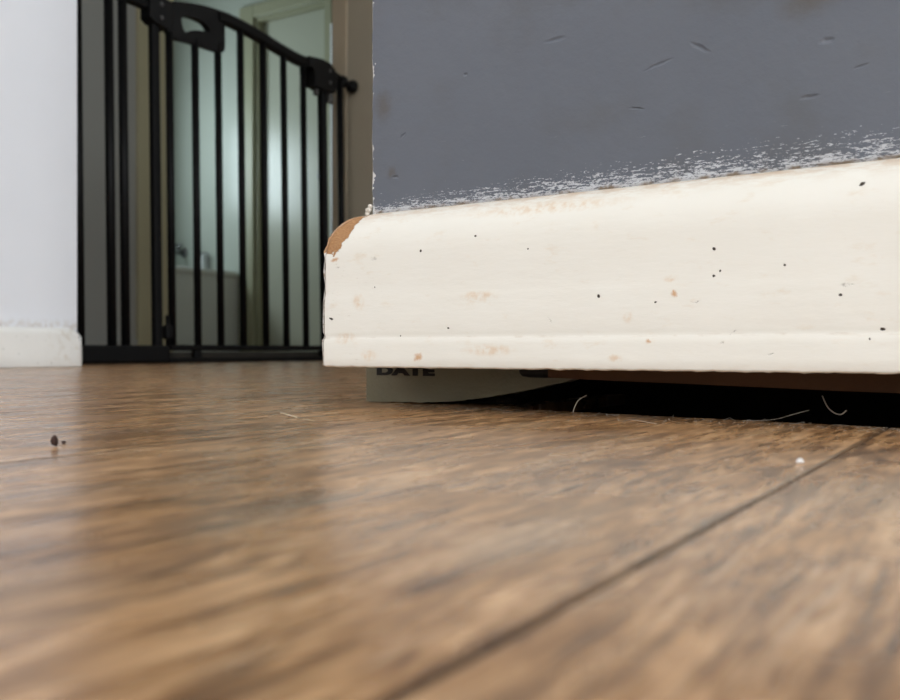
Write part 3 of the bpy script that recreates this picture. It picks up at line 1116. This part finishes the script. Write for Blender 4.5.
# upper hinge block with two bolts
hb = obj('hinge_block', prism(nb(), [(0.952, 0.756), (0.985, 0.762), (1.006, 0.758), (1.016, 0.735), (1.008, 0.706), (0.998, 0.697), (0.962, 0.703), (0.950, 0.711)], -0.016, 0.017, 0.003), 'plastic', gate)
for z in (0.744, 0.716):
    obj('bolt', disc(nb(), (0.0165, 0.9795, z), (1, 0, 0), 0.0048, 0.003, 12), 'bolt', hb, True)
# lower hinge
obj('lower_hinge', box(nb(), -0.008, 0.008, 0.992, 1.010, 0.050, 0.080, 0.004), 'plastic', gate)
obj('hinge_pin', tube(nb(), [(0, 1.001, 0.032), (0, 1.001, 0.10)], 0.005, 10), 'black', gate, True)
obj('bottom_latch', box(nb(), -0.008, 0.008, 1.070, 1.090, 0.0105, 0.0262, 0.003), 'plastic', gate)
# lock on the closing side
lk = obj('lock_block', prism(nb(), [(1.449, 0.764), (1.497, 0.7695), (1.530, 0.767), (1.548, 0.756), (1.558, 0.741), (1.558, 0.715), (1.549, 0.694), (1.513, 0.690), (1.4675, 0.6935), (1.4685, 0.736), (1.450, 0.738)], -0.016, 0.017, 0.003), 'plastic', gate)
for z in (0.7455, 0.7150):
    obj('bolt', disc(nb(), (0.0165, 1.526, z), (1, 0, 0), 0.0048, 0.003, 12), 'bolt', lk, True)
obj('release_tab', box(nb(), -0.006, 0.006, 1.536, 1.556, 0.668, 0.6935, 0.003), 'greyplastic', lk)
obj('release_tab', box(nb(), -0.006, 0.006, 1.484, 1.494, 0.676, 0.6925, 0.002), 'greyplastic', lk)
obj('fixed_top_rail', flatbar(nb(), smooth_pts([(1.545, 0.752), (1.570, 0.745), (1.590, 0.7400)]), 0.009, 0.0085), 'black', gate)

# ------------------------------------------------------------------ bits lying on the floor
def fibre(name, pts, r, m, label, cat, group=None):
    c = sum((Vector(p) for p in pts), Vector()) / len(pts)
    c.z = 0
    q = [Vector(p) - c for p in pts]
    # smooth
    out = []
    P = [q[0]] + q + [q[-1]]
    for i in range(1, len(P) - 2):
        for k in range(6):
            u = k / 6
            out.append(0.5 * (2 * P[i] + (P[i + 1] - P[i - 1]) * u + (2 * P[i - 1] - 5 * P[i] + 4 * P[i + 1] - P[i + 2]) * u * u + (-P[i - 1] + 3 * P[i] - 3 * P[i + 1] + P[i + 2]) * u ** 3))
    out.append(q[-1])
    o = obj(name, tube(nb(), out, r, 6), m, None, True, c)
    return tag(o, label, cat, group)


fibre('pet_hair', [(0.2150, 0.040, 0.0098), (0.2175, 0.036, 0.0060), (0.2205, 0.032, 0.0040), (0.2235, 0.029, 0.0036), (0.2255, 0.028, 0.0052)], 0.00022, 'hair', 'curled pale hair hooked over the floor edge at the right of the dark gap', 'hair')
fibre('pet_hair', [(0.1135, 0.033, 0.0002), (0.1140, 0.0335, 0.0026), (0.1155, 0.0345, 0.0056), (0.1190, 0.0350, 0.0078)], 0.00022, 'hair', 'short pale hair standing upright at the floor edge under the batten', 'hair')
fibre('pet_hair', [(0.190, 0.022, 0.0004), (0.2005, 0.0215, 0.0012), (0.209, 0.021, 0.0038), (0.2135, 0.023, 0.0052)], 0.00006, 'hair', 'thin faint hair lying along the dark gap left of the curled hair', 'hair')
fibre('pet_hair', [(0.150, 0.004, 0.0003), (0.1545, -0.002, 0.0008), (0.160, -0.0040, 0.0004), (0.1665, -0.010, 0.0003)], 0.00010, 'hair', 'loose hair lying flat on the boards before the middle of the gap', 'hair')
fibre('straw_stalk', [(0.0100, -0.0400, 0.0003), (0.0170, -0.0455, 0.0006), (0.0240, -0.0500, 0.0005), (0.0320, -0.0550, 0.0003)], 0.00035, 'straw', 'thin straw stalk lying on the floor left of the hanging skirting', 'straw')
fibre('straw_stalk', [(0.0400, -0.0600, 0.0002), (0.0450, -0.0632, 0.0004), (0.0500, -0.0655, 0.0003)], 0.00020, 'straw', 'short broken straw stalk right of and nearer than the long one', 'straw')


def lump(name, loc, r, squash, m, label, cat, seed=0, group=None):
    bm = nb()
    bmesh.ops.create_icosphere(bm, subdivisions=2, radius=r)
    for v in bm.verts:
        v.co *= 1 + 0.6 * noise.noise(v.co * (1.3 / r) + Vector((seed * 7.1, seed * 3.3, 0)))
        v.co.z *= squash
    lo = min(v.co.z for v in bm.verts)
    for v in bm.verts:
        v.co.z -= lo
    o = obj(name, bm, m, None, True, loc)
    return tag(o, label, cat, group)


lump('lint_ball', (0.2359, -0.1056, 0), 0.0010, 0.7, 'lint', 'fluffy white lint speck lying on the long board joint', 'lint', 3)
lump('dirt_crumb', (0.0486, -0.1762, 0), 0.0009, 1.9, 'crumbm', 'dark brown crumb standing on the floor at the far left', 'crumb', 5)
lump('dirt_crumb', (0.0425, -0.1690, 0), 0.0007, 0.6, 'crumbm', 'tiny dark crumb lying just behind the upright brown crumb', 'crumb', 9)

# fine dust and grit: nobody could count it
bm = nb()
rnd = random.Random(11)
for i in range(520):
    if i < 260:
        x = rnd.uniform(0.03, 0.30)
        y = (0.0548 - 0.137 * x) - abs(rnd.gauss(0, 0.018)) - 0.002
    else:
        x = rnd.uniform(-0.35, 0.28)
        y = rnd.uniform(-0.18, 0.03) if x > 0 else rnd.uniform(-0.15, 0.35)
    r = rnd.choice((0.00012, 0.00016, 0.00022, 0.0003)) * (1.0 if i < 260 else 0.9)
    res = bmesh.ops.create_icosphere(bm, subdivisions=1, radius=r)
    for v in res['verts']:
        v.co.z *= 0.7
        v.co += Vector((x, y, r * 0.5))
for i in range(46):
    x = rnd.uniform(0.04, 0.28)
    y = (0.0548 - 0.137 * x) - abs(rnd.gauss(0, 0.012)) - 0.001
    a = rnd.uniform(0, math.pi)
    l = rnd.uniform(0.002, 0.006)
    z1 = rnd.choice((0.0002, 0.0004, 0.0012))
    tube(bm, [(x, y, 0.0001), (x + l * .5 * math.cos(a), y + l * .5 * math.sin(a), z1), (x + l * math.cos(a + .4), y + l * math.sin(a + .4), 0.0002)], 0.00006, 4)
du = obj('floor_dust', bm, 'dustm')
tag(du, 'fine grey dust and grit scattered along the floor edge under the skirting', 'dust', kind='stuff')
